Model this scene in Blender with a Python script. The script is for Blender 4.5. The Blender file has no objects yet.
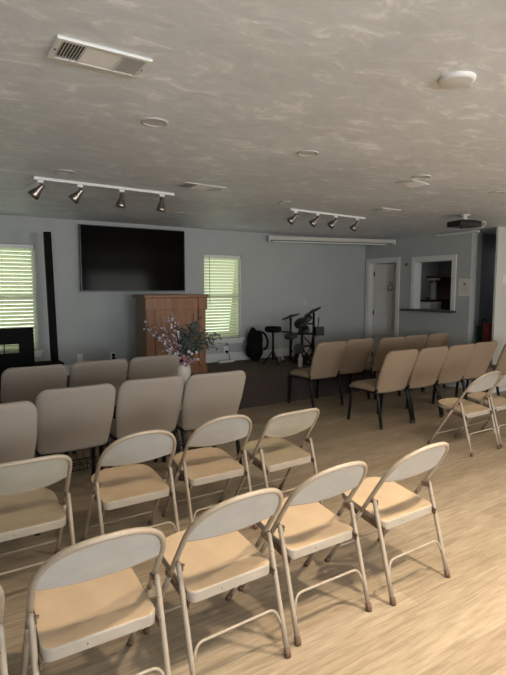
import bpy, bmesh, math, random
from mathutils import Vector, Matrix
random.seed(7)
SC = bpy.context.scene
C = SC.collection
PI = math.pi

# ------------------------------------------------------------------ materials
def mat(name, col, rough=.6, metal=0., var=0., scale=20., bump=0., bscale=None, col2=None, spec=None, emit=None, estr=0., det=3.):
    m = bpy.data.materials.new(name); m.use_nodes = True
    nt = m.node_tree; b = nt.nodes['Principled BSDF']
    b.inputs['Roughness'].default_value = rough
    b.inputs['Metallic'].default_value = metal
    if spec is not None: b.inputs['Specular IOR Level'].default_value = spec
    tc = nt.nodes.new('ShaderNodeTexCoord')
    n = nt.nodes.new('ShaderNodeTexNoise'); n.inputs['Scale'].default_value = scale; n.inputs['Detail'].default_value = det
    nt.links.new(tc.outputs['Object'], n.inputs['Vector'])
    r = nt.nodes.new('ShaderNodeValToRGB')
    c2 = col2 if col2 else tuple(max(0, c*(1-var)) for c in col)
    c1 = col if col2 else tuple(min(1, c*(1+var)) for c in col)
    r.color_ramp.elements[0].color = (*c2, 1); r.color_ramp.elements[1].color = (*c1, 1)
    r.color_ramp.elements[0].position = .35; r.color_ramp.elements[1].position = .65
    nt.links.new(n.outputs['Fac'], r.inputs['Fac']); nt.links.new(r.outputs['Color'], b.inputs['Base Color'])
    if bump:
        n2 = nt.nodes.new('ShaderNodeTexNoise'); n2.inputs['Scale'].default_value = bscale or scale; n2.inputs['Detail'].default_value = 4
        nt.links.new(tc.outputs['Object'], n2.inputs['Vector'])
        bp = nt.nodes.new('ShaderNodeBump'); bp.inputs['Strength'].default_value = bump; bp.inputs['Distance'].default_value = .01
        nt.links.new(n2.outputs['Fac'], bp.inputs['Height']); nt.links.new(bp.outputs['Normal'], b.inputs['Normal'])
    if emit:
        b.inputs['Emission Color'].default_value = (*emit, 1); b.inputs['Emission Strength'].default_value = estr
    return m

def painted_metal(name, col, chip=(.16, .09, .05), amount=.70):
    """enamel paint with small worn chips"""
    m = mat(name, col, rough=.38, var=.05, scale=9)
    nt = m.node_tree; b = nt.nodes['Principled BSDF']
    tc = nt.nodes['Texture Coordinate']
    n = nt.nodes.new('ShaderNodeTexNoise'); n.inputs['Scale'].default_value = 46; n.inputs['Detail'].default_value = 5
    n.inputs['Roughness'].default_value = .55
    nt.links.new(tc.outputs['Object'], n.inputs['Vector'])
    r = nt.nodes.new('ShaderNodeValToRGB')
    r.color_ramp.elements[0].position = amount; r.color_ramp.elements[1].position = amount+.02
    r.color_ramp.elements[0].color = (0, 0, 0, 1); r.color_ramp.elements[1].color = (1, 1, 1, 1)
    nt.links.new(n.outputs['Fac'], r.inputs['Fac'])
    mx = nt.nodes.new('ShaderNodeMixRGB'); mx.inputs['Color2'].default_value = (*chip, 1)
    src = b.inputs['Base Color'].links[0].from_socket
    nt.links.new(r.outputs['Color'], mx.inputs['Fac']); nt.links.new(src, mx.inputs['Color1'])
    nt.links.new(mx.outputs['Color'], b.inputs['Base Color'])
    return m

def ceiling_mat():
    m = bpy.data.materials.new('trowelled_plaster'); m.use_nodes = True
    nt = m.node_tree; b = nt.nodes['Principled BSDF']; b.inputs['Roughness'].default_value = .5
    tc = nt.nodes.new('ShaderNodeTexCoord')
    mp = nt.nodes.new('ShaderNodeMapping'); mp.inputs['Rotation'].default_value = (0, 0, .5); mp.inputs['Scale'].default_value = (1.0, 1.7, 1)
    nt.links.new(tc.outputs['Object'], mp.inputs['Vector'])
    n = nt.nodes.new('ShaderNodeTexNoise'); n.inputs['Scale'].default_value = 5; n.inputs['Detail'].default_value = 10
    n.inputs['Roughness'].default_value = .74; n.inputs['Distortion'].default_value = .7
    nt.links.new(mp.outputs['Vector'], n.inputs['Vector'])
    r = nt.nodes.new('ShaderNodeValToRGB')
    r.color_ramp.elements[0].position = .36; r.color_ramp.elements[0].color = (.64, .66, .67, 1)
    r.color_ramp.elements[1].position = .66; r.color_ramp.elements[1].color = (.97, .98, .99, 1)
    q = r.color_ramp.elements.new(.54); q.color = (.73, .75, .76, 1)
    nt.links.new(n.outputs['Fac'], r.inputs['Fac'])
    big = nt.nodes.new('ShaderNodeTexNoise'); big.inputs['Scale'].default_value = .9
    nt.links.new(tc.outputs['Object'], big.inputs['Vector'])
    mx = nt.nodes.new('ShaderNodeMixRGB'); mx.blend_type = 'MULTIPLY'
    rr = nt.nodes.new('ShaderNodeValToRGB'); rr.color_ramp.elements[0].position = .3; rr.color_ramp.elements[0].color = (.86, .86, .86, 1); rr.color_ramp.elements[1].position = .7
    nt.links.new(big.outputs['Fac'], rr.inputs['Fac']); mx.inputs['Fac'].default_value = 1
    nt.links.new(r.outputs['Color'], mx.inputs['Color1']); nt.links.new(rr.outputs['Color'], mx.inputs['Color2'])
    nt.links.new(mx.outputs['Color'], b.inputs['Base Color'])
    bp = nt.nodes.new('ShaderNodeBump'); bp.inputs['Strength'].default_value = .3; bp.inputs['Distance'].default_value = .008
    r2 = nt.nodes.new('ShaderNodeValToRGB'); r2.color_ramp.elements[0].position = .46; r2.color_ramp.elements[1].position = .6
    nt.links.new(n.outputs['Fac'], r2.inputs['Fac'])
    nt.links.new(r2.outputs['Color'], bp.inputs['Height']); nt.links.new(bp.outputs['Normal'], b.inputs['Normal'])
    return m

def floor_mat():
    m = bpy.data.materials.new('oak_vinyl_planks'); m.use_nodes = True
    nt = m.node_tree; b = nt.nodes['Principled BSDF']; b.inputs['Roughness'].default_value = .45
    b.inputs['Specular IOR Level'].default_value = .35
    tc = nt.nodes.new('ShaderNodeTexCoord')
    br = nt.nodes.new('ShaderNodeTexBrick'); br.offset = .37; br.inputs['Scale'].default_value = 1
    br.inputs['Brick Width'].default_value = 1.22; br.inputs['Row Height'].default_value = .155
    br.inputs['Mortar Size'].default_value = .0012; br.inputs['Mortar Smooth'].default_value = .2; br.inputs['Bias'].default_value = 0
    br.inputs['Color1'].default_value = (.39, .31, .215, 1); br.inputs['Color2'].default_value = (.31, .24, .16, 1)
    br.inputs['Mortar'].default_value = (.25, .19, .13, 1)
    nt.links.new(tc.outputs['Object'], br.inputs['Vector'])
    mp = nt.nodes.new('ShaderNodeMapping'); mp.inputs['Scale'].default_value = (2.2, 24, 1)
    nt.links.new(tc.outputs['Object'], mp.inputs['Vector'])
    n = nt.nodes.new('ShaderNodeTexNoise'); n.inputs['Scale'].default_value = 1.8; n.inputs['Detail'].default_value = 9; n.inputs['Roughness'].default_value = .65; n.inputs['Distortion'].default_value = .25
    nt.links.new(mp.outputs['Vector'], n.inputs['Vector'])
    r = nt.nodes.new('ShaderNodeValToRGB'); r.color_ramp.elements[0].position = .32; r.color_ramp.elements[1].position = .62
    r.color_ramp.elements[0].color = (.54, .50, .46, 1); r.color_ramp.elements[1].color = (1, 1, 1, 1)
    nt.links.new(n.outputs['Fac'], r.inputs['Fac'])
    mx = nt.nodes.new('ShaderNodeMixRGB'); mx.blend_type = 'MULTIPLY'; mx.inputs['Fac'].default_value = .85
    nt.links.new(br.outputs['Color'], mx.inputs['Color1']); nt.links.new(r.outputs['Color'], mx.inputs['Color2'])
    nt.links.new(mx.outputs['Color'], b.inputs['Base Color'])
    return m

def wood_mat(name, c1, c2, sc=(14, 14, 1.2), rough=.4):
    m = bpy.data.materials.new(name); m.use_nodes = True
    nt = m.node_tree; b = nt.nodes['Principled BSDF']; b.inputs['Roughness'].default_value = rough
    tc = nt.nodes.new('ShaderNodeTexCoord'); mp = nt.nodes.new('ShaderNodeMapping'); mp.inputs['Scale'].default_value = sc
    nt.links.new(tc.outputs['Object'], mp.inputs['Vector'])
    n = nt.nodes.new('ShaderNodeTexNoise'); n.inputs['Scale'].default_value = 2; n.inputs['Detail'].default_value = 6; n.inputs['Distortion'].default_value = 1
    nt.links.new(mp.outputs['Vector'], n.inputs['Vector'])
    r = nt.nodes.new('ShaderNodeValToRGB'); r.color_ramp.elements[0].color = (*c1, 1); r.color_ramp.elements[1].color = (*c2, 1)
    r.color_ramp.elements[0].position = .3; r.color_ramp.elements[1].position = .7
    nt.links.new(n.outputs['Fac'], r.inputs['Fac']); nt.links.new(r.outputs['Color'], b.inputs['Base Color'])
    return m

def emission(name, c1, c2, s, scale=3):
    m = bpy.data.materials.new(name); m.use_nodes = True
    nt = m.node_tree; nt.nodes.remove(nt.nodes['Principled BSDF'])
    e = nt.nodes.new('ShaderNodeEmission'); e.inputs['Strength'].default_value = s
    tc = nt.nodes.new('ShaderNodeTexCoord'); n = nt.nodes.new('ShaderNodeTexNoise'); n.inputs['Scale'].default_value = scale
    nt.links.new(tc.outputs['Object'], n.inputs['Vector'])
    r = nt.nodes.new('ShaderNodeValToRGB'); r.color_ramp.elements[0].color = (*c1, 1); r.color_ramp.elements[1].color = (*c2, 1)
    r.color_ramp.elements[0].position = .35; r.color_ramp.elements[1].position = .65
    nt.links.new(n.outputs['Fac'], r.inputs['Fac']); nt.links.new(r.outputs['Color'], e.inputs['Color'])
    nt.links.new(e.outputs['Emission'], nt.nodes['Material Output'].inputs['Surface'])
    return m

M = dict(
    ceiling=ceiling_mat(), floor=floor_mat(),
    wall=mat('blue_grey_wall_paint', (.38, .385, .365), .75, var=.02, scale=2, bump=.12, bscale=90),
    white_wall=mat('white_wall_paint', (.52, .50, .46), .75, var=.02, scale=2, bump=.12, bscale=90),
    trim=mat('white_trim_paint', (.62, .61, .57), .45, var=.02),
    dark_wall=mat('unlit_room_tone', (.14, .15, .16), .8, var=.05, scale=3),  # office and corridor dimness is mixed into this wall colour
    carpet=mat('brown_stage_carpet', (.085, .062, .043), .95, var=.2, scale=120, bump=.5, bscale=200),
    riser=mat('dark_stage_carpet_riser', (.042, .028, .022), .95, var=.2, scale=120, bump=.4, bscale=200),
    frame=painted_metal('beige_enamel_tube', (.30, .24, .175)),
    pan=painted_metal('warm_lit_enamel_seat', (.43, .31, .195), amount=.73),  # same enamel as the frame, warm light put into the colour
    lip=painted_metal('cool_lit_enamel_lip', (.29, .25, .20)),  # lip of the same enamel, greyed in colour for cool light
    back=painted_metal('cool_lit_enamel_backrest', (.39, .375, .345), amount=.76),  # same enamel again, cool light painted in as grey
    pan_o=painted_metal('olive_enamel_seat', (.33, .26, .165), amount=.73),
    back_o=painted_metal('olive_beige_backrest', (.38, .355, .29), amount=.74),
    worn=mat('worn_brown_steel', (.15, .10, .065), .5, .3, var=.3, scale=40),
    foot=mat('brown_rubber', (.12, .065, .04), .7, var=.2),
    rubber=mat('black_rubber', (.02, .018, .017), .7, var=.2),
    fabric=mat('taupe_seat_fabric', (.28, .235, .19), .92, var=.10, scale=260, bump=.35, bscale=420),
    fabric2=mat('tan_seat_fabric', (.28, .20, .13), .92, var=.10, scale=260, bump=.35, bscale=420),
    blackmetal=mat('black_powder_coat', (.008, .008, .008), .45, var=.1, spec=.3),
    bolt=mat('dark_bolt', (.05, .045, .04), .4, .8),
    wood=wood_mat('cherry_wood', (.16, .060, .018), (.27, .110, .036)),
    wood_unlit=wood_mat('unlit_side_wood', (.15, .085, .04), (.21, .125, .06)),  # pulpit wood again, its unlit side toned into the colour
    tv=mat('glossy_black_screen', (.004, .0035, .003), .10, var=.1, spec=.05),
    tvbez=mat('black_plastic_bezel', (.01, .01, .011), .35, var=.1),
    black=mat('matt_black', (.004, .004, .004), .8, var=.2, spec=.15),
    slat=mat('cream_blind_slat', (.74, .74, .64), .6, var=.02),
    nickel=mat('brushed_nickel', (.27, .235, .20), .28, 1., var=.15, scale=60),
    ring=mat('dull_white_ring', (.48, .47, .45), .5, var=.02),
    lens=mat('frosted_lens', (.62, .6, .56), .3, var=.03),
    ceram=mat('cream_ceramic', (.62, .57, .48), .35, var=.05, scale=8),
    plastic=mat('white_plastic', (.66, .65, .61), .4, var=.02),
    vent=mat('white_vent_enamel', (.66, .64, .60), .4, var=.02),
    ventdark=mat('dark_duct', (.07, .065, .06), .8, var=.2),
    leaf=mat('dusty_green_leaf', (.05, .065, .05), .8, col2=(.12, .135, .115), scale=30),
    stem=mat('brown_stem', (.06, .04, .03), .7, var=.2),
    bloss=mat('mauve_blossom', (.40, .31, .32), .7, col2=(.22, .14, .16), scale=30),
    white_b=mat('white_blossom', (.72, .68, .66), .7, col2=(.55, .48, .48), scale=30),
    pink=mat('pink_blossom', (.48, .24, .27), .7, col2=(.30, .12, .15), scale=30),
    outside=emission('bright_garden', (.24, .30, .14), (.50, .58, .34), .30, 2.5),
    glass=None,
    door=mat('painted_door', (.60, .56, .51), .5, var=.04, scale=4),
    hinge=mat('dark_hinge', (.06, .05, .04), .4, .7),
    paper=mat('cream_paper', (.60, .58, .50), .7, var=.02),
    ink=mat('grey_ink', (.16, .15, .14), .7, var=.1),
    sill=mat('dark_wood_sill', (.07, .055, .045), .45, var=.2),
    green=mat('green_plastic', (.02, .10, .06), .5, var=.2),
    red=mat('red_plastic', (.15, .012, .012), .6, var=.2),
    screenbox=mat('cream_screen_case', (.50, .48, .42), .45, var=.03),
    cymbal=mat('black_cymbal_rubber', (.02, .018, .016), .5, var=.2),
    brown=mat('brown_wood_shelf', (.09, .055, .035), .6, var=.2),
)
def slat_glow():
    m = M['slat']; nt = m.node_tree; b = nt.nodes['Principled BSDF']
    t = nt.nodes.new('ShaderNodeBsdfTranslucent'); t.inputs['Color'].default_value = (.82, .84, .64, 1)
    mx = nt.nodes.new('ShaderNodeMixShader'); mx.inputs['Fac'].default_value = .45
    out = nt.nodes['Material Output']
    nt.links.new(b.outputs['BSDF'], mx.inputs[1]); nt.links.new(t.outputs['BSDF'], mx.inputs[2]); nt.links.new(mx.outputs['Shader'], out.inputs['Surface'])
slat_glow()
g = bpy.data.materials.new('window_glass'); g.use_nodes = True
gb = g.node_tree.nodes['Principled BSDF']; gb.inputs['Roughness'].default_value = .02; gb.inputs['Transmission Weight'].default_value = 1; gb.inputs['IOR'].default_value = 1.02
gb.inputs['Base Color'].default_value = (.95, 1, .97, 1); M['glass'] = g

# ------------------------------------------------------------------ mesh helpers
def obj(name, bm, m, parent=None, smooth=False, loc=None, auto=None):
    me = bpy.data.meshes.new(name); bm.normal_update(); bm.to_mesh(me); bm.free()
    if smooth:
        for p in me.polygons: p.use_smooth = True
        if auto:
            try: me.set_sharp_from_angle(angle=math.radians(auto))
            except Exception: pass
    o = bpy.data.objects.new(name, me); C.objects.link(o)
    for mm in (m if isinstance(m, (list, tuple)) else [m]): me.materials.append(mm)
    if parent: o.parent = parent
    if loc: o.location = loc
    return o

def bx(bm, x0, x1, y0, y1, z0, z1, bev=0., seg=2, mat_i=0, mtx=None):
    vs = [bm.verts.new(Vector((x, y, z))) for x in (x0, x1) for y in (y0, y1) for z in (z0, z1)]
    F = [(0, 1, 3, 2), (4, 6, 7, 5), (0, 4, 5, 1), (2, 3, 7, 6), (0, 2, 6, 4), (1, 5, 7, 3)]
    fs = [bm.faces.new([vs[i] for i in f]) for f in F]
    for f in fs: f.material_index = mat_i
    allv = vs
    if bev:
        es = list({e for f in fs for e in f.edges})
        r = bmesh.ops.bevel(bm, geom=es, offset=bev, segments=seg, profile=.6, affect='EDGES')
        allv = list({v for f in r['faces'] for v in f.verts} | {v for v in vs if v.is_valid})
        fs = [f for f in fs if f.is_valid]
        for f in fs: allv += [v for v in f.verts if v not in allv]
    if mtx is not None:
        for v in set(allv): v.co = mtx @ v.co
    return fs

def box(name, x0, x1, y0, y1, z0, z1, m, parent=None, bev=0., smooth=False):
    bm = bmesh.new(); bx(bm, x0, x1, y0, y1, z0, z1, bev)
    return obj(name, bm, m, parent, smooth)

def tube(bm, pts, r, seg=10, close=False, caps=True, radii=None, flat=None):
    P = [Vector(p) for p in pts]; n = len(P); rings = []
    T = []
    for i in range(n):
        if close: t = P[(i+1) % n]-P[i-1]
        else: t = P[min(i+1, n-1)]-P[max(i-1, 0)]
        T.append(t.normalized())
    up = Vector((0, 0, 1)) if abs(T[0].z) < .9 else Vector((1, 0, 0))
    N = (up-T[0]*up.dot(T[0])).normalized()
    for i in range(n):
        N = (N-T[i]*N.dot(T[i])).normalized(); B = T[i].cross(N)
        rr = radii[i] if radii else r
        fa = flat or (1, 1)
        rings.append([bm.verts.new(P[i]+(N*math.cos(a)*fa[0]+B*math.sin(a)*fa[1])*rr) for a in [2*PI*k/seg for k in range(seg)]])
    for i in range(n if close else n-1):
        a, b = rings[i], rings[(i+1) % n]
        for k in range(seg): bm.faces.new((a[k], a[(k+1) % seg], b[(k+1) % seg], b[k]))
    if caps and not close:
        bm.faces.new(rings[0][::-1]); bm.faces.new(rings[-1])

def smooth_path(pts, rad=.04, k=5):
    """round the corners of a polyline"""
    P = [Vector(p) for p in pts]; out = [P[0]]
    for i in range(1, len(P)-1):
        a = (P[i-1]-P[i]); b = (P[i+1]-P[i]); d = min(rad, a.length*.45, b.length*.45)
        p0 = P[i]+a.normalized()*d; p1 = P[i]+b.normalized()*d
        for j in range(k+1):
            t = j/k; out.append(p0*(1-t)**2+P[i]*2*t*(1-t)+p1*t*t)
    out.append(P[-1]); return out

def lathe(bm, prof, seg=20, mtx=None, cap0=True, cap1=True):
    rings = []
    for r, z in prof:
        ring = [Vector((r*math.cos(2*PI*k/seg), r*math.sin(2*PI*k/seg), z)) for k in range(seg)]
        rings.append([bm.verts.new(mtx @ v if mtx is not None else v) for v in ring])
    for a, b in zip(rings, rings[1:]):
        for k in range(seg): bm.faces.new((a[k], a[(k+1) % seg], b[(k+1) % seg], b[k]))
    if cap0: bm.faces.new(rings[0][::-1])
    if cap1: bm.faces.new(rings[-1])

def aim(loc, d):
    """matrix placing local +Z along d"""
    d = Vector(d).normalized(); return Matrix.Translation(Vector(loc)) @ d.to_track_quat('Z', 'Y').to_matrix().to_4x4()

def thing(name, label, cat, loc=(0, 0, 0), rz=0, group=None):
    o = bpy.data.objects.new(name, None); C.objects.link(o); o.empty_display_size = .1
    o.location = loc; o.rotation_euler = (0, 0, rz); o['label'] = label; o['category'] = cat
    if group: o['group'] = group
    return o
def tag(o, label, cat, group=None):
    o['label'] = label; o['category'] = cat
    if group: o['group'] = group
    return o
def struct(o): o['kind'] = 'structure'; return o
def dup(root, loc, rz, label, group=None):
    r = root.copy(); C.objects.link(r); r.location = loc; r.rotation_euler = (0, 0, rz); r['label'] = label
    if group: r['group'] = group
    for ch in list(root.children):
        c = ch.copy(); C.objects.link(c); c.parent = r
        for gch in list(ch.children):
            d = gch.copy(); C.objects.link(d); d.parent = c
    return r

# ------------------------------------------------------------------ dimensions
H = 1.559; D = 6.975; X = 7.031; CZ = 2.461; ST = .404; SY = 5.516; SX = 5.75
XL = -2.4; YB = -3.4; XR = 9.2; WALLT = .14; YW = 4.355
WIN = [(.54, 1.205, .77, 2.115), (3.615, 4.278, .775, 2.085)]

# ------------------------------------------------------------------ setting
bm = bmesh.new(); bx(bm, XL-.2, XR+2.2, YB-.2, D+3, -.12, 0); struct(obj('floor', bm, M['floor']))
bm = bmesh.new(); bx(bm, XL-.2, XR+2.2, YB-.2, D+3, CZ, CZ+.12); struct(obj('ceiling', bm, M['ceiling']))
# front wall with two window openings
bm = bmesh.new()
xs = [XL-.14] + [v for w in WIN for v in w[:2]] + [XR+1.2]
bx(bm, xs[0], xs[1], D, D+WALLT, 0, CZ); bx(bm, xs[2], xs[3], D, D+WALLT, 0, CZ); bx(bm, xs[4], xs[5], D, D+WALLT, 0, CZ)
for w in WIN:
    bx(bm, w[0], w[1], D, D+WALLT, 0, w[2]); bx(bm, w[0], w[1], D, D+WALLT, w[3], CZ)
struct(obj('wall_front', bm, M['wall']))
# right wall with door and pass-through openings, ends at the corridor
DY0, DY1 = 6.20, 6.86; DZ = 2.04
PY0, PY1, PZ0, PZ1 = 5.075, 5.80, 1.215, 2.02
RE = 4.75
bm = bmesh.new()
def rw(y0, y1, z0, z1): bx(bm, X, X+WALLT, y0, y1, z0, z1)
rw(DY1, D, 0, CZ); rw(DY0, DY1, DZ, CZ); rw(PY1, DY0, 0, CZ); rw(PY0, PY1, 0, PZ0); rw(PY0, PY1, PZ1, CZ); rw(RE, PY0, 0, CZ)
struct(obj('wall_right', bm, M['wall']))
# left and back walls; back and far right walls hold unseen openings added for fill light
BW = [(-1.7, -.1), (1.2, 2.9), (4.6, 6.6)]
bm = bmesh.new(); bx(bm, XL-.14, XL, YB-.14, D, 0, CZ); struct(obj('wall_left', bm, M['wall']))
bm = bmesh.new()
e = [XL-.14] + [v for w in BW for v in w] + [XR+.14]
for i in range(0, len(e), 2): bx(bm, e[i], e[i+1], YB-.14, YB, 0, CZ)
for w in BW: bx(bm, w[0], w[1], YB-.14, YB, 0, .75); bx(bm, w[0], w[1], YB-.14, YB, 2.15, CZ)
struct(obj('wall_back', bm, M['white_wall']))
bm = bmesh.new()
bx(bm, XR, XR+.14, YB, -2.2, 0, CZ); bx(bm, XR, XR+.14, 1.6, YW, 0, CZ); bx(bm, XR, XR+.14, -2.2, 1.6, 0, .4); bx(bm, XR, XR+.14, -2.2, 1.6, 2.2, CZ)
struct(obj('wall_far_right', bm, M['white_wall']))
# pale wall beside the corridor opening
bm = bmesh.new(); bx(bm, 7.07, XR+.14, YW, YW+.03, 0, CZ); struct(obj('wall_corridor_side', bm, M['white_wall']))
# corridor beyond
bm = bmesh.new(); bx(bm, X+WALLT, 7.58, 4.94, 5.03, 0, CZ); struct(obj('wall_corridor_left', bm, M['wall']))
bm = bmesh.new(); bx(bm, 7.58, XR, 5.01, 5.03, 0, CZ); bx(bm, XR, XR+.14, YW+.03, D+1.7, 0, CZ); struct(obj('wall_corridor_far', bm, M['dark_wall']))  # dark sheet in place of the unlit doorway
# office behind the pass-through / side room
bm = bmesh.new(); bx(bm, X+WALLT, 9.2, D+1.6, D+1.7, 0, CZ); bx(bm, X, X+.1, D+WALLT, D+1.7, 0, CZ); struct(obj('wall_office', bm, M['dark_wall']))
# window trims / sills
for i, w in enumerate(WIN):
    x0, x1, z0, z1 = w
    fr = bmesh.new(); t = .03
    bx(fr, x0, x0+t, D+.07, D+.12, z0, z1); bx(fr, x1-t, x1, D+.07, D+.12, z0, z1); bx(fr, x0+t, x1-t, D+.07, D+.12, z0, z0+t); bx(fr, x0+t, x1-t, D+.07, D+.12, z1-t, z1); bx(fr, x0+t, x1-t, D+.075, D+.115, (z0+z1)/2-.02, (z0+z1)/2+.02)
    wf = obj('window_%d' % (i+1), fr, M['trim']); struct(wf)
    bm = bmesh.new(); bx(bm, x0+t, x1-t, D+.09, D+.096, z0+t, z1-t); obj('window_pane', bm, M['glass'], wf)
    bm = bmesh.new(); bx(bm, x0-.05, x1+.05, D-.05, D+.07, z0-.03, z0, .006); bx(bm, x0-.03, x1+.03, D-.014, D, z0-.09, z0-.03, .003); obj('window_sill', bm, M['trim'], wf)
    # blinds hanging in the opening
    b = thing('window_blinds', ['pale horizontal blinds in the window beside the tall black column at the left',
                                'pale horizontal blinds in the window just right of the wooden pulpit'][i], 'blinds', (x0, D, z0), 0, 'horizontal window blinds')
    W = x1-x0; hh = z1-z0
    bm = bmesh.new(); bx(bm, .008, W-.012, .005, .055, hh-.05, hh-.004, .004); obj('head_rail', bm, M['trim'], b)
    bm = bmesh.new(); nsl = 27
    for k in range(nsl):
        z = .05+(hh-.12)*k/(nsl-1)
        mt = Matrix.Translation((0, .03, z)) @ Matrix.Rotation(math.radians(-53), 4, 'X')
        bx(bm, .012, W-.028, -.025, .025, -.0012, .0012, mtx=mt)
    obj('slats', bm, M['slat'], b)
    bm = bmesh.new(); bx(bm, .012, W-.028, .012, .05, .005, .03, .003); obj('bottom_rail', bm, M['slat'], b)
    bm = bmesh.new(); tube(bm, [(.09, .0, hh-.04), (.095, -.004, hh*.42)], .004, 6); obj('tilt_wand', bm, M['ink'], b)
    bm = bmesh.new()
    for xx in (.1, W-.12): tube(bm, [(xx, .001, hh-.04), (xx, .001, .03)], .0012, 4)
    obj('ladder_cord', bm, M['trim'], b)
# bright yard outside
bm = bmesh.new(); bx(bm, -1.5, 6.5, D+1.2, D+1.25, -.1, 3.2)
o = obj('garden_backdrop', bm, M['outside']); struct(o)

# baseboards
struct(box('baseboard_front', SX, X, D-.015, D, 0, .13, M['trim']))
struct(box('baseboard_stage', XL, SX, D-.015, D, ST, ST+.135, M['trim']))
struct(box('baseboard_right', X-.015, X, RE, DY0-.09, 0, .13, M['trim']))
struct(box('baseboard_corridor', 7.07, XR, YW-.015, YW, 0, .13, M['trim']))
# stage
bm = bmesh.new()
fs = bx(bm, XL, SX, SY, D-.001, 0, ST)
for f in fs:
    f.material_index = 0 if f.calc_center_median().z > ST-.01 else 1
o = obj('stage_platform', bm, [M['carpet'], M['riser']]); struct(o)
# light strip on the ceiling edge above the pass-through
bm = bmesh.new(); bx(bm, X-.06, X-.001, 4.62, 5.36, CZ-.06, CZ-.035, .004); struct(obj('trim_1', bm, M['trim']))

# door frame and ajar door
bm = bmesh.new(); cw = .075
bx(bm, X-.018, X, DY0-cw, DY0, 0, DZ+cw, .003); bx(bm, X-.018, X, DY1, DY1+cw, 0, DZ+cw, .003); bx(bm, X-.018, X, DY0, DY1, DZ, DZ+cw, .003)
bx(bm, X, X+WALLT, DY0, DY0+.018, 0, DZ); bx(bm, X, X+WALLT, DY1-.018, DY1, 0, DZ); bx(bm, X, X+WALLT, DY0+.018, DY1-.018, DZ-.018, DZ)
dfr = struct(obj('door_1_frame', bm, M['trim'])); dfr.name = 'door_1'
hin = (X+WALLT-.03, DY1-.03)
dl = thing('panel_door', 'pale panelled interior door standing slightly ajar in the white frame', 'door', (hin[0], hin[1], .01), math.radians(13))
bm = bmesh.new(); DWd = DY1-DY0-.06
bx(bm, 0, .036, -DWd, 0, 0, DZ-.035)
for (a, b_) in ((.10, .28), (.36, .54)):
    for (z0, z1) in ((.15, .70), (.80, 1.45), (1.53, 1.90)):
        # raised moulding round each recessed panel
        ya, yb = -DWd*b_/.62, -DWd*a/.62
        for q in ((ya, yb, z0, z0+.02), (ya, yb, z1-.02, z1), (ya, ya+.02, z0, z1), (yb-.02, yb, z0, z1)):
            bx(bm, -.008, 0, *q, .002)
        bx(bm, -.006, 0, ya+.05, yb-.05, z0+.05, z1-.05, .004)
obj('door_slab', bm, M['door'], dl)
bm = bmesh.new(); lathe(bm, [(.012, 0), (.012, .035), (.028, .045), (.03, .06), (.02, .075)], 14, aim((0, -DWd+.06, .95), (-1, 0, 0))); obj('door_knob', bm, M['nickel'], dl, True)
for z in (.25, 1.05, 1.78):
    bm = bmesh.new(); bx(bm, -.006, .0, -.004, .022, z, z+.09); tube(bm, [(-.006, .012, z), (-.006, .012, z+.09)], .007, 8); obj('hinge', bm, M['hinge'], dl)
# small dark wreath ornament on the door
w = thing('door_ornament', 'small dark twig ornament hanging on the ajar door', 'ornament', (X+.075, 6.41, 1.64), 0)
bm = bmesh.new()
for k in range(10):
    a = 2*PI*k/10; tube(bm, [(0, .045*math.cos(a), .045*math.sin(a)-.06), (-.004, .075*math.cos(a+.5), .07*math.sin(a+.5)-.06)], .004, 5)
tube(bm, [(0, .05*math.cos(2*PI*k/16), .05*math.sin(2*PI*k/16)-.06) for k in range(16)], .006, 6, close=True)
obj('twig_ring', bm, M['stem'], w)
bm = bmesh.new(); lathe(bm, [(.014, 0), (.016, .008), (.01, .016)], 12, aim((0, 0, .03), (-1, 0, 0))); obj('hanging_knob', bm, M['black'], w, True)

# pass-through trim & sill
bm = bmesh.new(); cw = .075
bx(bm, X-.018, X, PY0-cw, PY0, PZ0, PZ1+cw, .003); bx(bm, X-.018, X, PY1, PY1+cw, PZ0, PZ1+cw, .003); bx(bm, X-.018, X, PY0, PY1, PZ1, PZ1+cw, .003)
bx(bm, X, X+WALLT, PY0, PY0+.015, PZ0, PZ1); bx(bm, X, X+WALLT, PY1-.015, PY1, PZ0, PZ1); bx(bm, X, X+WALLT, PY0+.015, PY1-.015, PZ1-.015, PZ1)
wf = struct(obj('window_3', bm, M['trim']))
bm = bmesh.new(); bx(bm, X-.09, X+WALLT+.05, PY0-.10, PY1+.22, PZ0-.035, PZ0, .005); obj('window_sill', bm, M['sill'], wf)

# office contents glimpsed in the dark
t = thing('office_printer', 'white and grey office printer seen low through the pass-through opening', 'printer', (7.66, 6.0, 1.09), 0)
bm = bmesh.new(); bx(bm, -.17, .17, -.16, .16, 0, .235, .02); obj('printer_body', bm, M['plastic'], t)
bm = bmesh.new(); bx(bm, -.14, .14, -.13, .13, .235, .275, .012); obj('scanner_lid', bm, M['tvbez'], t)
bm = bmesh.new(); bx(bm, -.24, -.17, -.1, .1, .06, .075, .004); obj('paper_tray', bm, M['ink'], t)
t = thing('office_desk', 'dark desk standing in the dim office behind the opening', 'desk', (7.78, 5.70, 0), 0)
bm = bmesh.new(); bx(bm, -.3, .3, -.52, .52, 1.05, 1.09, .004); obj('desktop', bm, M['brown'], t)
for sx in (-.26, .26):
    for sy in (-.48, .48):
        bm = bmesh.new(); bx(bm, sx-.025, sx+.025, sy-.025, sy+.025, 0, 1.05); obj('leg', bm, M['blackmetal'], t)
t = thing('desk_lamp', 'slim white column lamp with flat head on the office desk', 'lamp', (7.95, 6.12, 1.09), 0)
bm = bmesh.new(); lathe(bm, [(.07, 0), (.07, .015), (.02, .025)], 16); obj('lamp_base', bm, M['plastic'], t)
bm = bmesh.new(); bx(bm, -.03, .03, -.045, .045, .02, .58, .01); obj('lamp_column', bm, M['plastic'], t)
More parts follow.
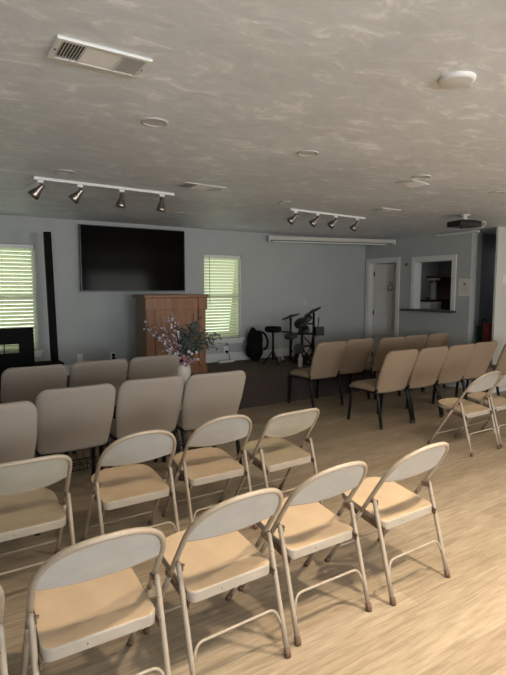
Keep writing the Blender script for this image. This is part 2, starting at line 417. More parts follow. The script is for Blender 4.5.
bm = bmesh.new(); bx(bm, -.05, .05, -.10, .10, .62, .66, .01); bx(bm, -.01, .01, -.01, .01, .57, .62); obj('lamp_head', bm, M['plastic'], t)
t = thing('bookcase', 'dark wooden bookcase against the far wall of the dim office', 'bookcase', (8.98, 6.72, 0), 0)

bm = bmesh.new()
for z in (.02, .45, .9, 1.35, 1.8): bx(bm, -.17, .17, -.5, .5, z, z+.03)
obj('shelf_boards', bm, M['brown'], t)
bm = bmesh.new(); bx(bm, -.17, .17, -.53, -.5, 0, 1.86); bx(bm, -.17, .17, .5, .53, 0, 1.86); bx(bm, .16, .18, -.5, .5, 0, 1.86); obj('case_sides', bm, M['brown'], t)

# paper notice
t = thing('paper_notice', 'cream paper notice with small crest taped on the wall right of the pass-through', 'notice', (X, 4.845, 1.58), 0)
bm = bmesh.new(); bx(bm, -.004, .002, -.105, .105, -.135, .135, .001); obj('sheet', bm, M['paper'], t)
bm = bmesh.new(); lathe(bm, [(.02, 0), (.02, .001)], 10, aim((-.0045, .0, .055), (-1, 0, 0)))
bx(bm, -.0055, -.0045, -.03, .03, .048, .056)
for k, wd in enumerate((.065, .05, .06, .035)): bx(bm, -.0055, -.0045, -wd, wd, .012-.03*k, .016-.03*k)
obj('printed_crest', bm, M['ink'], t)
t = thing('wall_hook', 'small grey hook on the wall between door frame and pass-through', 'hook', (X, 5.985, 1.975), 0)
bm = bmesh.new(); bx(bm, -.01, 0, -.02, .02, -.03, .03, .003); obj('hook_plate', bm, M['nickel'], t)
bm = bmesh.new(); tube(bm, smooth_path([(-.01, 0, .01), (-.035, 0, .0), (-.04, 0, -.03), (-.05, 0, .0)], .01), .005, 8); obj('hook_arm', bm, M['nickel'], t)
t = thing('light_switch', 'white light switch plate on the pale wall at the right edge', 'switch', (7.27, YW, 1.70), 0)
bm = bmesh.new(); bx(bm, -.04, .04, -.008, 0, -.06, .06, .003); obj('switch_plate', bm, M['plastic'], t)
bm = bmesh.new(); bx(bm, -.008, .008, -.016, -.008, -.012, .012, .002); obj('toggle', bm, M['plastic'], t)
def outlet(x, z, lab, plugs=0, y=D):
    t = thing('wall_outlet', lab, 'outlet', (x, y, z), 0, 'wall outlets')
    bm = bmesh.new(); bx(bm, -.036, .036, -.007, 0, -.058, .058, .003); obj('cover_plate', bm, M['plastic'], t)
    for zz in (-.022, .022):
        bm = bmesh.new(); lathe(bm, [(.015, 0), (.015, .003)], 14, aim((0, -.007, zz), (0, -1, 0))); obj('socket', bm, M['trim'], t)
    for k in range(plugs):
        bm = bmesh.new(); bx(bm, -.018, .018, -.055, -.01, -.04+.045*k, -.005+.045*k, .006)
        tube(bm, smooth_path([(0, -.05, -.03+.045*k), (.02, -.09, -.06), (.03, -.06, -.2+.0)], .03), .005, 6); obj('black_plug', bm, M['black'], t)
    return t
outlet(1.72, .62, 'white wall outlet left of the pulpit with nothing plugged in')
outlet(2.17, .615, 'white wall outlet left of the pulpit with two black plugs', 2)
outlet(3.98, .585, 'wall outlet with a black plug under the window beside the pulpit', 1, D-.015)
t = thing('power_strip', 'white power strip lying on the stage below the right window', 'power strip', (3.93, 6.86, ST), math.radians(4))
bm = bmesh.new(); bx(bm, -.14, .14, -.025, .025, 0, .035, .005); obj('strip_body', bm, M['plastic'], t)
bm = bmesh.new()
for k in range(5): bx(bm, -.11+.045*k, -.085+.045*k, -.012, .012, .035, .037)
obj('sockets', bm, M['ink'], t)
t = thing('wall_sensor', 'tiny white sensor box on the front wall above the drum kit', 'sensor', (5.58, D, 1.30), 0)
bm = bmesh.new(); bx(bm, -.02, .02, -.03, 0, -.03, .03, .006); obj('sensor_case', bm, M['plastic'], t)
bm = bmesh.new(); lathe(bm, [(.012, 0), (.008, .004)], 10, aim((0, -.03, -.005), (0, -1, 0))); obj('sensor_eye', bm, M['ink'], t)

# ------------------------------------------------------------------ television
t = thing('television', 'large flat black television mounted high on the front wall', 'television', (2.50, D, 1.96), 0)
bm = bmesh.new(); bx(bm, -.755, .755, -.085, -.045, -.44, .44, .006); obj('tv_case', bm, M['tvbez'], t)
bm = bmesh.new(); bx(bm, -.74, .74, -.0875, -.0855, -.425, .428); obj('tv_screen', bm, M['tv'], t)
bm = bmesh.new(); bx(bm, -.25, .25, -.045, 0, -.2, .2); obj('wall_bracket', bm, M['blackmetal'], t)

# ------------------------------------------------------------------ projection screen case across the corner
p0, p1 = Vector((4.75, 6.90, 2.36)), Vector((6.99, 6.24, 2.37)); L = (p1-p0).length
t = thing('projector_screen', 'long cream rolled-up projection screen case hung across the room corner', 'projector screen', tuple((p0+p1)/2), math.atan2(p1.y-p0.y, p1.x-p0.x))
bm = bmesh.new(); bx(bm, -L/2+.02, L/2-.02, -.045, .045, -.015, .05, .012, 3); obj('case', bm, M['screenbox'], t)
bm = bmesh.new(); bx(bm, -L/2, -L/2+.025, -.05, .05, -.04, .055, .008); obj('end_cap', bm, M['trim'], t)
bm = bmesh.new(); bx(bm, L/2-.025, L/2, -.05, .05, -.04, .055, .008); obj('end_cap', bm, M['trim'], t)
bm = bmesh.new(); tube(bm, [(-L/2+.08, 0, -.037), (L/2-.16, 0, -.037)], .012, 10); obj('weight_bar', bm, M['trim'], t)
bm = bmesh.new(); bx(bm, -L/2+.04, L/2-.05, -.02, .02, -.028, -.015); obj('rolled_fabric', bm, M['ink'], t)
for sx in (-L/2+.15, L/2-.15):
    bm = bmesh.new(); tube(bm, [(sx, 0, .03), (sx, 0, .098)], .006, 6); obj('hanging_hook', bm, M['nickel'], t)

# ------------------------------------------------------------------ projector
t = thing('ceiling_projector', 'black projector hanging from a short white ceiling mount', 'projector', (5.63, 3.92, CZ), math.radians(-12))
bm = bmesh.new(); lathe(bm, [(.06, -.012), (.06, 0)], 18); tube(bm, [(0, 0, -.01), (0, 0, -.075)], .028, 14, radii=[.025, .04]); obj('mount', bm, M['plastic'], t, True, auto=40)
bm = bmesh.new(); bx(bm, -.17, .17, -.12, .12, -.145, -.075, .018, 3)
for k in range(9): bx(bm, -.14+.02*k, -.13+.02*k, -.1205, -.119, -.13, -.095)
obj('projector_body', bm, M['blackmetal'], t)
bm = bmesh.new(); lathe(bm, [(.035, 0), (.04, .02), (.03, .03), (.026, .022)], 18, aim((.08, .115, -.11), (0, 1, 0))); obj('projector_lens', bm, M['tv'], t, True)
bm = bmesh.new(); bx(bm, -.11, .11, -.09, .09, -.076, -.066, .002); tube(bm, [(-.1, -.08, -.08), (0, 0, -.06), (.1, .08, -.08)], .008, 6); tube(bm, [(.1, -.08, -.08), (0, 0, -.06), (-.1, .08, -.08)], .008, 6); obj('bracket', bm, M['blackmetal'], t)
bm = bmesh.new(); tube(bm, smooth_path([(.14, -.11, -.10), (.19, -.14, -.08), (.21, -.13, -.13), (.17, -.10, -.16)], .03), .005, 6); obj('cable', bm, M['trim'], t)

# ------------------------------------------------------------------ ceiling fixtures
def register(x, y, w, d, rz, lab, big=False):
    t = thing('ceiling_vent', lab, 'vent', (x, y, CZ), rz, 'ceiling air vents')
    bm = bmesh.new(); b = .022; z0 = -.012 if big else -.006
    bx(bm, -w/2, w/2, -d/2, -d/2+b, z0, 0, .003); bx(bm, -w/2, w/2, d/2-b, d/2, z0, 0, .003)
    bx(bm, -w/2, -w/2+b, -d/2+b, d/2-b, z0, 0, .003); bx(bm, w/2-b, w/2, -d/2+b, d/2-b, z0, 0, .003); obj('vent_frame', bm, M['vent'], t)
    bm = bmesh.new(); bx(bm, -w/2+b, w/2-b, -d/2+b, d/2-b, -.0015, 0); obj('duct_opening', bm, M['ventdark'], t)
    bm = bmesh.new(); a = w/2-b; s3 = a*.42
    n = 8
    for sgn in (-1, 1):
        for k in range(n):
            xx = sgn*(a-(a-s3)*(k+.5)/n)
            mt = Matrix.Translation((xx, 0, -.007)) @ Matrix.Rotation(sgn*math.radians(45), 4, 'Y')
            bx(bm, -.0065, .0065, -d/2+b, d/2-b, -.0006, .0006, mtx=mt)
    for k in range(7):
        yy = -d/2+b+(d-2*b)*(k+.5)/7
        mt = Matrix.Translation((0, yy, -.007)) @ Matrix.Rotation(math.radians(-14), 4, 'X')
        bx(bm, -s3, s3, -.0105, .0105, -.0006, .0006, mtx=mt)
    bx(bm, -s3-.006, -s3, -d/2+b, d/2-b, -.011, -.002); bx(bm, s3, s3+.006, -d/2+b, d/2-b, -.011, -.002)
    obj('louvres', bm, M['vent'], t)
    for sx in (-1, 1):
        bm = bmesh.new(); lathe(bm, [(.005, -.0145), (.005, -.011)], 8, Matrix.Translation((sx*(w/2-b/2), 0, 0))); obj('screw', bm, M['ink'], t)
register(.625, 2.07, .36, .19, 0, 'large white three-way ceiling vent nearest the camera, above the left chairs', True)
register(2.11, 4.12, .42, .20, math.radians(4), 'flat ceiling vent just right of the left track light, half of it dark')
register(3.54, 3.0, .34, .18, math.radians(12), 'white ceiling vent right beside a small round recessed light')
register(4.50, 4.15, .33, .18, 0, 'dim ceiling vent between right track light and projector')
def downlight(x, y, lab, r=.075):
    t = thing('recessed_light', lab, 'ceiling light', (x, y, CZ), 0, 'round recessed ceiling lights')
    bm = bmesh.new(); lathe(bm, [(r, .004), (r*.97, -.006), (r*.8, -.008), (r*.76, -.002)], 28, cap0=False, cap1=False); obj('trim_ring', bm, M['ring'], t, True)
    bm = bmesh.new(); lathe(bm, [(r*.78, .004), (r*.77, -.0035), (.001, -.003)], 28, cap0=False, cap1=False); obj('light_lens', bm, M['lens'], t)
downlight(1.10, 2.69, 'round recessed ceiling light just beyond the large white vent')
downlight(2.20, 2.73, 'round recessed ceiling light near the middle of the ceiling')
downlight(3.42, 2.79, 'round recessed ceiling light touching the vent right of centre')
downlight(4.58, 2.85, 'round recessed ceiling light at the right edge above the projector')
downlight(.96, 4.18, 'thin-looking recessed ceiling light directly above the left track light')
downlight(3.23, 4.37, 'thin-looking recessed ceiling light above left end of the right track light')
downlight(2.61, 5.68, 'farthest recessed ceiling light, just above the television right corner')
LIT = [(1.15, .95), (2.35, .80), (3.7, .95), (2.6, -1.0), (5.4, .9)]
for x, y in LIT: downlight(x, y, 'lit recessed ceiling light above the open floor behind the nearest chair row')
t = thing('ceiling_disc_light', 'thick round white surface-mounted disc light on the ceiling at upper right', 'ceiling light', (1.975, 1.44, CZ))
bm = bmesh.new(); lathe(bm, [(.078, 0), (.078, -.008), (.072, -.016), (.064, -.018)], 36, cap0=False, cap1=False); obj('disc_rim', bm, M['vent'], t, True)
bm = bmesh.new(); lathe(bm, [(.065, -.018), (.04, -.021), (.001, -.022)], 36, cap0=False, cap1=False); obj('disc_lens', bm, M['lens'], t, True)

def spot_head(lab, x, y, d, ztop):
    t = thing('track_spotlight', lab, 'spotlight', (x, y, ztop), 0, 'nickel spotlights on the ceiling tracks')
    bm = bmesh.new(); bx(bm, -.025, .025, -.014, .014, -.022, 0, .004); obj('track_adapter', bm, M['plastic'], t)
    bm = bmesh.new(); tube(bm, [(0, 0, -.02), (0, 0, -.058)], .006, 8); lathe(bm, [(.001, -.075), (.012, -.07), (.014, -.06), (.01, -.05), (.001, -.048)], 12, cap0=False, cap1=False); obj('swivel_stem', bm, M['nickel'], t, True)
    dv = Vector(d).normalized(); o0 = Vector((0, 0, -.062))-dv*.02
    bm = bmesh.new(); lathe(bm, [(.001, -.018), (.016, -.014), (.021, 0), (.022, .03), (.029, .05), (.042, .085), (.047, .112), (.044, .113), (.038, .088), (.02, .06)], 22, aim(o0, dv), cap0=False); obj('spot_shade', bm, M['nickel'], t, True)
    bm = bmesh.new(); lathe(bm, [(.040, .098), (.02, .103), (.001, .104)], 20, aim(o0, dv), cap1=False); obj('bulb', bm, M['lens'], t, True)
def track(a, b, lab):
    a = Vector(a); b = Vector(b); L = (b-a).length
    t = thing('light_track', lab, 'light track', (*((a+b)/2).xy, CZ), math.atan2(b.y-a.y, b.x-a.x), 'white ceiling light tracks')
    bm = bmesh.new(); bx(bm, -L/2, L/2, -.018, .018, -.022, 0, .002); obj('track_rail', bm, M['plastic'], t)
    for s in (-1, 1):
        bm = bmesh.new(); bx(bm, s*L/2-.012, s*L/2+.012, -.02, .02, -.024, 0, .003); obj('rail_end_cap', bm, M['plastic'], t)
track((.80, 4.50), (2.03, 4.56), 'white ceiling light track carrying four nickel spots, left of centre')
track((3.53, 4.68), (4.75, 4.75), 'white ceiling light track carrying four nickel spots, in front of the screen case')
zt = CZ-.022
for x, y, d, lab in [(.84, 4.502, (-.62, .40, -.75), 'first spotlight from the left on the left track, tilted left'),
                     (1.16, 4.518, (-.62, .40, -.75), 'second spotlight from the left on the left track, tilted left'),
                     (1.53, 4.536, (-.15, .1, -1), 'third spotlight from the left on the left track, pointing down'),
                     (1.92, 4.555, (-.08, .1, -1), 'fourth and rightmost spotlight on the left track, pointing down'),
                     (3.60, 4.684, (-.68, .44, -.7), 'first spotlight from the left on the right track'),
                     (3.94, 4.703, (-.68, .44, -.75), 'second spotlight from the left on the right track'),
                     (4.24, 4.72, (-.68, .44, -.75), 'third spotlight from the left on the right track'),
                     (4.62, 4.742, (-.5, .32, -.8), 'fourth and rightmost spotlight on the right track')]:
    spot_head(lab, x, y, d, zt)

# ------------------------------------------------------------------ wooden pulpit
PX0, PX1, PYF, PYB, PT = 2.37, 3.23, 6.20, 6.57, 1.478-ST
t = thing('wooden_pulpit', 'wide reddish wooden pulpit with pilasters standing on the stage', 'pulpit', ((PX0+PX1)/2, (PYF+PYB)/2, ST))
w = (PX1-PX0)/2; d = (PYB-PYF)/2
for a in (-w, w-.02):
    bm = bmesh.new(); bx(bm, a, a+.02, -d+.02, d, 0, PT-.04); obj('side_panel', bm, M['wood_unlit'], t)
bm = bmesh.new(); bx(bm, -w+.02, w-.02, -d+.02, -d+.04, .0, PT-.04); obj('front_panel', bm, M['wood'], t)
for s in (-1, 1):
    a, b = sorted((s*w*.995, s*(w-.10)))
    bm = bmesh.new(); bx(bm, a, b, -d-.005, -d+.02, .1, PT-.2, .004); obj('pilaster', bm, M['wood'], t)
bm = bmesh.new()
iw = w-.18
for q in ((-iw-.05, iw+.05, PT-.26, PT-.20), (-iw-.05, iw+.05, .12, .18), (-iw-.05, -iw, .18, PT-.26), (iw, iw+.05, .18, PT-.26)):
    bx(bm, q[0], q[1], -d+.004, -d+.02, q[2], q[3], .003)
obj('panel_moulding', bm, M['wood'], t)
bm = bmesh.new(); bx(bm, -w-.004, w+.004, -d-.012, -d+.03, PT-.20, PT-.04, .003)
for s in (-1, 1):
    a, b = sorted((s*(w+.012), s*(w-.12))); bx(bm, a, b, -d-.03, -d+.03, PT-.20, PT-.04, .004)
obj('frieze', bm, M['wood'], t)
bm = bmesh.new(); bx(bm, -w-.03, w+.03, -d-.045, d+.03, PT-.04, PT, .008); obj('top_board', bm, M['wood'], t)
bm = bmesh.new(); bx(bm, -w-.015, w+.015, -d-.02, -d+.03, 0, .1, .004); obj('plinth', bm, M['wood'], t)

# ------------------------------------------------------------------ vase and flowers
vx, vy = 2.48, 5.37
tag(o := thing('flower_vase', 'tall cream ceramic vase on the floor against the stage, in front of the pulpit', 'vase', (vx, vy, 0)), 'tall cream ceramic vase on the floor against the stage, in front of the pulpit', 'vase')
bm = bmesh.new(); lathe(bm, [(.055, 0), (.06, .012), (.058, .10), (.064, .25), (.082, .40), (.100, .52), (.106, .59), (.100, .645), (.088, .675), (.092, .695), (.083, .695), (.078, .67), (.078, .5)], 26); obj('vase_body', bm, M['ceram'], o, True)
bq = thing('flower_bouquet', 'loose bouquet of mauve and pink blossoms with dusty green foliage in the vase', 'flowers', (vx, vy, .60))
stems = bmesh.new(); leaves = bmesh.new(); b1 = bmesh.new(); b2 = bmesh.new(); b3 = bmesh.new()
def blob(bm, c, r, sub=1):
    n = len(bm.verts); bmesh.ops.create_icosphere(bm, subdivisions=sub, radius=r)
    bm.verts.ensure_lookup_table()
    for v in bm.verts[n:]: v.co = v.co*random.uniform(.8, 1.15)+Vector(c)
def leaf(bm, c, d, l, w_):
    d = Vector(d).normalized(); s = d.cross(Vector((random.uniform(-1, 1), random.uniform(-1, 1), random.uniform(-.3, 1)))).normalized(); c = Vector(c)
    n = d.cross(s)
    a, e_, m1, m2, mm = c, c+d*l, c+d*l*.5+s*w_, c+d*l*.5-s*w_, c+d*l*.5+n*w_*.3
    V = [bm.verts.new(p) for p in (a, m1, mm, m2, e_)]
    bm.faces.new((V[0], V[1], V[2])); bm.faces.new((V[0], V[2], V[3])); bm.faces.new((V[2], V[1], V[4])); bm.faces.new((V[3], V[2], V[4]))
def curve_pts(end, n=9, sag=.06):
    e_ = Vector(end); return [Vector((e_.x*(t**1.2), e_.y*(t**1.2), e_.z*t+sag*math.sin(t*PI))) for t in [i/(n-1) for i in range(n)]]
# pale blossom branches to the left
for end in [(-.40, -.05, .50), (-.34, .08, .46), (-.30, -.1, .40), (-.16, .02, .60), (-.20, .1, .52), (-.42, .05, .55), (-.25, -.12, .30), (-.10, -.08, .48), (-.12, .0, .66)]:
    pts = curve_pts(end); tube(stems, pts, .0035, 5)
    for i in range(3, 9):
        for k in range(3):
            c = pts[i]+Vector((random.gauss(0, .018), random.gauss(0, .02), random.gauss(0, .018)))
            blob(b1 if random.random() < .65 else b2, c, random.uniform(.010, .019))
# foliage stems, centre and right
for end in [(.0, .0, .45), (.05, .05, .52), (.10, -.06, .50), (.16, .0, .55), (.20, .08, .48), (.27, -.02, .44), (.30, .06, .36), (.22, -.1, .32), (.12, .1, .40), (.06, -.1, .36), (.34, 0, .30), (.24, .0, .60), (.17, -.05, .45), (.0, -.1, .38), (-.05, .06, .50), (.40, -.03, .36), (.12, .0, .48), (.08, .0, .42)]:
    pts = curve_pts(end); tube(stems, pts, .003, 5)
    for i in range(2, 9):
        for k in range(10):
            c = pts[i]+Vector((random.gauss(0, .022), random.gauss(0, .022), random.gauss(0, .022)))
            leaf(leaves, c, (random.gauss(0, 1)+end[0]*2, random.gauss(0, 1), random.gauss(.4, .8)), random.uniform(.03, .055), random.uniform(.008, .015))
for end in [(.50, 0, .40), (.58, -.04, .30), (.55, .05, .36), (.48, .02, .24), (.44, -.05, .42)]:
    pts = curve_pts(end, sag=.1); tube(stems, pts, .0028, 5)
    for i in range(4, 9):
        for k in range(3): leaf(leaves, pts[i]+Vector((random.gauss(0, .012), random.gauss(0, .012), random.gauss(0, .012))), (random.gauss(0, 1), random.gauss(0, 1), random.gauss(0, 1)), .035, .010)
    for k in range(2): blob(leaves, pts[-1-k*2]+Vector((0, 0, -.01)), .011)
for c in [(-.05, -.08, 0.17), (.02, -.1, 0.13), (-.02, -.12, .16), (.06, -.1, .13), (-.08, -.1, .17), (.0, -.12, 0.09), (.09, -.09, 0.12), (-.06, -.1, 0.10)]:
    blob(b3, c, random.uniform(.018, .026), 2); blob(b1, Vector(c)+Vector((.03, -.02, .02)), .018, 1)
for c in [(.07, -.12, .21), (.03, -.13, .24), (-.12, -.08, .22), (.16, -.1, .14), (-.03, -.13, .10), (.14, -.1, .22)]: blob(b2, c, .018, 2)
obj('stems', stems, M['stem'], bq); obj('foliage', leaves, M['leaf'], bq)
obj('mauve_blossoms', b1, M['bloss'], bq); obj('white_blossoms', b2, M['white_b'], bq); obj('pink_blossoms', b3, M['pink'], bq)

# ------------------------------------------------------------------ black column and cabinet at the left
t = thing('black_column_stand', 'tall slim black upright column on a flat black base by the left window', 'column stand', (1.29, 6.42, ST))
bm = bmesh.new(); bx(bm, -.04, .04, -.035, .035, .03, 1.82, .004, mtx=Matrix.Rotation(math.radians(-1.2), 4, 'Y')); obj('upright_column', bm, M['black'], t)
bm = bmesh.new(); bx(bm, -.26, .07, -.15, .12, .0, .275, .008); obj('base_shelf', bm, M['black'], t)
t = thing('black_cabinet', 'low black cabinet with a narrow slot opening in front of the left window', 'cabinet', (.62, 6.40, ST))
bm = bmesh.new()
z0, z1 = .41, .515
bx(bm, -.40, .43, -.04, .0, 0, z0, .003); bx(bm, -.40, .43, -.04, .0, z1, .70, .003); bx(bm, .27, .43, -.04, 0, z0, z1); bx(bm, -.40, -.30, -.04, 0, z0, z1)
bx(bm, .108, .118, -.03, -.015, z0, z1)
obj('back_panel', bm, M['black'], t)
bm = bmesh.new(); bx(bm, -.40, -.38, 0, .30, 0, .7); bx(bm, .41, .43, 0, .30, 0, .41); obj('side_board', bm, M['black'], t)
bm = bmesh.new(); bx(bm, -.38, .41, 0, .30, .02, .06); obj('inner_shelf', bm, M['black'], t)

# ------------------------------------------------------------------ drum kit and neighbours
t = thing('electronic_drum_kit', 'black electronic drum kit on a tube rack at the stage back', 'drum kit', (4.95, 6.2, ST))
def T(x, y, z): return (x-4.95, y-6.2, z-ST)
bm = bmesh.new()
posts = [(4.72, 6.15, 1.15), (5.05, 6.35, 1.02), (5.20, 6.25, 1.12)]
for x, y, z in [(4.77, 6.30, 1.12), (5.03, 6.34, 1.05), (5.215, 6.28, 1.18)]:
    tube(bm, [T(x, y, ST+.02), T(x, y, z)], .02, 8)
    for dx, dy in ((.1, .08), (-.1, .05), (0, -.12)): tube(bm, [T(x, y, ST+.12), T(x+dx, y+dy, ST+.006)], .010, 6)
obj('rack_post', bm, M['blackmetal'], t, True)
bm = bmesh.new(); tube(bm, [T(4.77, 6.30, .86), T(5.03, 6.34, .84), T(5.215, 6.28, .84)], .018, 8); tube(bm, [T(5.03, 6.34, .64), T(5.215, 6.28, .64)], .014, 8); tube(bm, [T(4.59, 6.3, .90), T(4.77, 6.30, .88)], .013, 8); tube(bm, [T(5.03, 6.34, 1.0), T(5.215, 6.28, 1.0)], .014, 8); obj('rack_crossbar', bm, M['blackmetal'], t, True)
def cyl(nm, c, n, r, h, m_, par, prof=None):
    bm = bmesh.new(); lathe(bm, prof or [(r*.9, -h/2), (r, -h/2+.01), (r, h/2-.008), (r*.93, h/2), (.001, h/2+.001)], 22, aim(c, n), cap1=False); return obj(nm, bm, m_, par, True, auto=50)
for c, n in [((4.77, 6.30, 1.13), (-.26, .15, .9)), ((5.19, 6.28, 1.20), (-.40, .22, .85))]:
    cyl('cymbal_pad', T(*c), n, .16, .02, M['cymbal'], t, [(.15, -.008), (.155, 0), (.05, .010), (.035, .022), (.001, .026)])
for c, n, r in [((4.92, 6.25, 1.02), (-.6, -.2, .7), .10), ((4.97, 6.22, .91), (-.6, -.1, .7), .09), ((4.70, 6.2, .83), (-.2, .0, 1), .10), ((5.04, 6.25, 1.08), (-.5, .1, .8), .10)]:
    cyl('drum_pad', T(*c), n, r, .06, M['cymbal'], t)
cyl('kick_pad', T(4.86, 6.2, .62), (-.6, -.8, .1), .085, .08, M['cymbal'], t)
bm = bmesh.new(); tube(bm, [T(4.88, 6.25, ST+.01), T(4.87, 6.23, .6)], .035, 8, radii=[.08, .03]); bx(bm, -.13, -.03, -.28, .05, .0, .03); obj('kick_tower', bm, M['blackmetal'], t)
bm = bmesh.new(); bx(bm, .05, .21, -.28, -.08, 0, .05); tube(bm, [T(5.08, 6.05, .45), T(5.06, 6.1, .58)], .03, 8, radii=[.05, .02]); obj('hi_hat_pedal', bm, M['blackmetal'], t)
bm = bmesh.new(); bx(bm, .15, .32, -.12, -.06, .42, .56, .01); obj('drum_module', bm, M['tvbez'], t)
bm = bmesh.new()
for pts in [[(4.77, 6.25, .82), (4.70, 6.2, .6), (4.85, 6.1, .46), (4.92, 6.05, .42)], [(4.95, 6.2, .95), (4.85, 6.15, .75), (4.95, 6.2, .6), (5.0, 6.1, .44)], [(5.03, 6.3, .8), (5.12, 6.2, .66), (4.98, 6.15, .55), (4.9, 6.1, .43)], [(4.98, 6.0, .9), (4.9, 5.95, .7), (5.02, 6.1, .5), (5.1, 6.0, .42)], [(5.25, 6.2, 1.1), (5.15, 6.1, .95), (5.12, 6.1, .8)]]:
    tube(bm, smooth_path([T(*p) for p in pts], .08), .009, 6)
obj('cables', bm, M['black'], t)
bm = bmesh.new()
for k in range(5):
    x = 4.64+k*.04; tube(bm, smooth_path([T(x, 6.6, .85-k*.02), T(x+.03, 6.62, .65), T(x+.05*math.sin(k), 6.55, .5), T(x+.02, 6.5, ST+.01)], .1), .007, 6)
obj('pale_cables', bm, M['trim'], t)
t = thing('drum_throne', 'round black drum stool on a single post left of the drum kit', 'stool', (4.40, 6.25, ST))
bm = bmesh.new(); lathe(bm, [(.10, .50), (.125, .515), (.13, .56), (.115, .585), (.001, .59)], 24, cap1=False); obj('seat', bm, M['black'], t, True)
bm = bmesh.new(); tube(bm, [(0, 0, .08), (0, 0, .5)], .018, 10); obj('post', bm, M['blackmetal'], t, True)
for k in range(3):
    a = 2*PI*k/3+.5; bm = bmesh.new(); tube(bm, [(0, 0, .22), (.15*math.cos(a), .15*math.sin(a), .008)], .011, 8); obj('leg', bm, M['blackmetal'], t, True)
t = thing('black_gear_bag', 'slumped black gear bag with a hanging strap against the stage wall', 'bag', (4.40, 6.76, ST))
bm = bmesh.new(); bmesh.ops.create_icosphere(bm, subdivisions=4, radius=1)
for v in bm.verts:
    z = v.co.z; f = 1-.25*max(0, z)
    v.co = Vector((v.co.x*.15*f+.02*math.sin(5*z+v.co.y*3), v.co.y*.12*f, (z+1)*.265*(1-.05*math.sin(6*v.co.x))))
    if v.co.z < .02: v.co.z = 0.001
obj('bag_body', bm, M['black'], t, True)
bm = bmesh.new(); tube(bm, smooth_path([(.04, -.05, .48), (.16, -.06, .44), (.22, -.06, .30), (.20, -.05, .20), (.14, -.05, .18)], .07), .02, 8, flat=(1, .5)); obj('strap', bm, M['black'], t, True)
t = thing('white_bottle', 'small white bottle standing on the stage by the kick pedal', 'bottle', (4.62, 5.86, ST))
bm = bmesh.new(); lathe(bm, [(.035, 0), (.037, .01), (.037, .13), (.02, .165), (.015, .17)], 16); obj('bottle_body', bm, M['ceram'], t, True)
bm = bmesh.new(); lathe(bm, [(.017, .17), (.017, .195), (.001, .196)], 12, cap1=False); obj('bottle_cap', bm, M['plastic'], t)

# corridor items
t = thing('green_bin', 'tall dark green bin with a bail handle inside the corridor opening', 'bin', (7.52, 4.80, 0), .3)
bm = bmesh.new(); lathe(bm, [(.08, 0), (.085, .02), (.108, .94), (.118, .96), (.105, .96), (.09, .3)], 20); obj('bin_body', bm, M['green'], t, True, auto=40)
bm = bmesh.new(); tube(bm, smooth_path([(-.11, 0, .93), (-.10, 0, 1.07), (.10, 0, 1.07), (.11, 0, .93)], .06), .008, 8); obj('bail_handle', bm, M['black'], t, True)
t = thing('red_bin', 'tall dark red lidded bin in the corridor opening, next to the pale wall', 'bin', (7.30, 4.585, 0))
bm = bmesh.new(); lathe(bm, [(.07, 0), (.075, .02), (.09, .98), (.095, 1.0), (.08, 1.0), (.07, .3)], 20); obj('bin_body', bm, M['red'], t, True, auto=40)
bm = bmesh.new(); lathe(bm, [(.097, .995), (.099, 1.02), (.07, 1.035), (.001, 1.04)], 20, cap0=False, cap1=False); obj('bin_lid', bm, M['red'], t, True)

# ------------------------------------------------------------------ folding chairs
def seat_pan(front=.475, rear=.09, w=.398):
    """D shaped pan: straight rear edge, rounded front, dished"""
    out = []
    hw = w/2
    N = 9
    # rear left corner, rear right corner, then round front
    rc = .035
    for i in range(N): a = PI+(PI/2)*i/(N-1); out.append((-hw+rc+rc*math.cos(a), rear+rc+rc*math.sin(a)))
    for i in range(N): a = -PI/2+(PI/2)*i/(N-1); out.append((hw-rc+rc*math.cos(a), rear+rc+rc*math.sin(a)))
    fy = front-.15
    for i in range(21):
        a = PI*i/20; c, s = math.cos(a), math.sin(a)
        out.append((math.copysign(abs(c)**.62, c)*(hw-.005), fy+.15*abs(s)**.75))
    bm = bmesh.new(); cx, cy = 0, (front+rear)/2
    def z_at(y): return .382+.058*(y-rear)/(front-rear)
    rings = []
    spec = [(.25, -.013), (.5, -.011), (.72, -.007), (.86, -.001), (.95, .001), (.985, .0015), (.998, -.001), (1.0, -.004)]
    for k, dz in spec: rings.append([bm.verts.new((cx+(x-cx)*k, cy+(y-cy)*k, z_at(cy+(y-cy)*k)+dz)) for x, y in out])
    def lip(y): return .040 if y < rear+.06 else .034
    rings.append([bm.verts.new((x, y, z_at(y)-lip(y))) for x, y in out])
    rings.append([bm.verts.new((cx+(x-cx)*.97, cy+(y-cy)*.97, z_at(y)-lip(y)-.003)) for x, y in out])
    rings.append([bm.verts.new((cx+(x-cx)*.965, cy+(y-cy)*.965, z_at(y)-.012)) for x, y in out])
    n = len(out)
    c0 = bm.verts.new((cx, cy, z_at(cy)-.013))
    for i in range(n): bm.faces.new((c0, rings[0][i], rings[0][(i+1) % n]))
    for ri, (a, b) in enumerate(zip(rings, rings[1:])):
        for i in range(n):
            f = bm.faces.new((a[i], b[i], b[(i+1) % n], a[(i+1) % n])); f.material_index = 1 if ri >= 5 else 0
    bm.faces.new(rings[-1])
    return bm

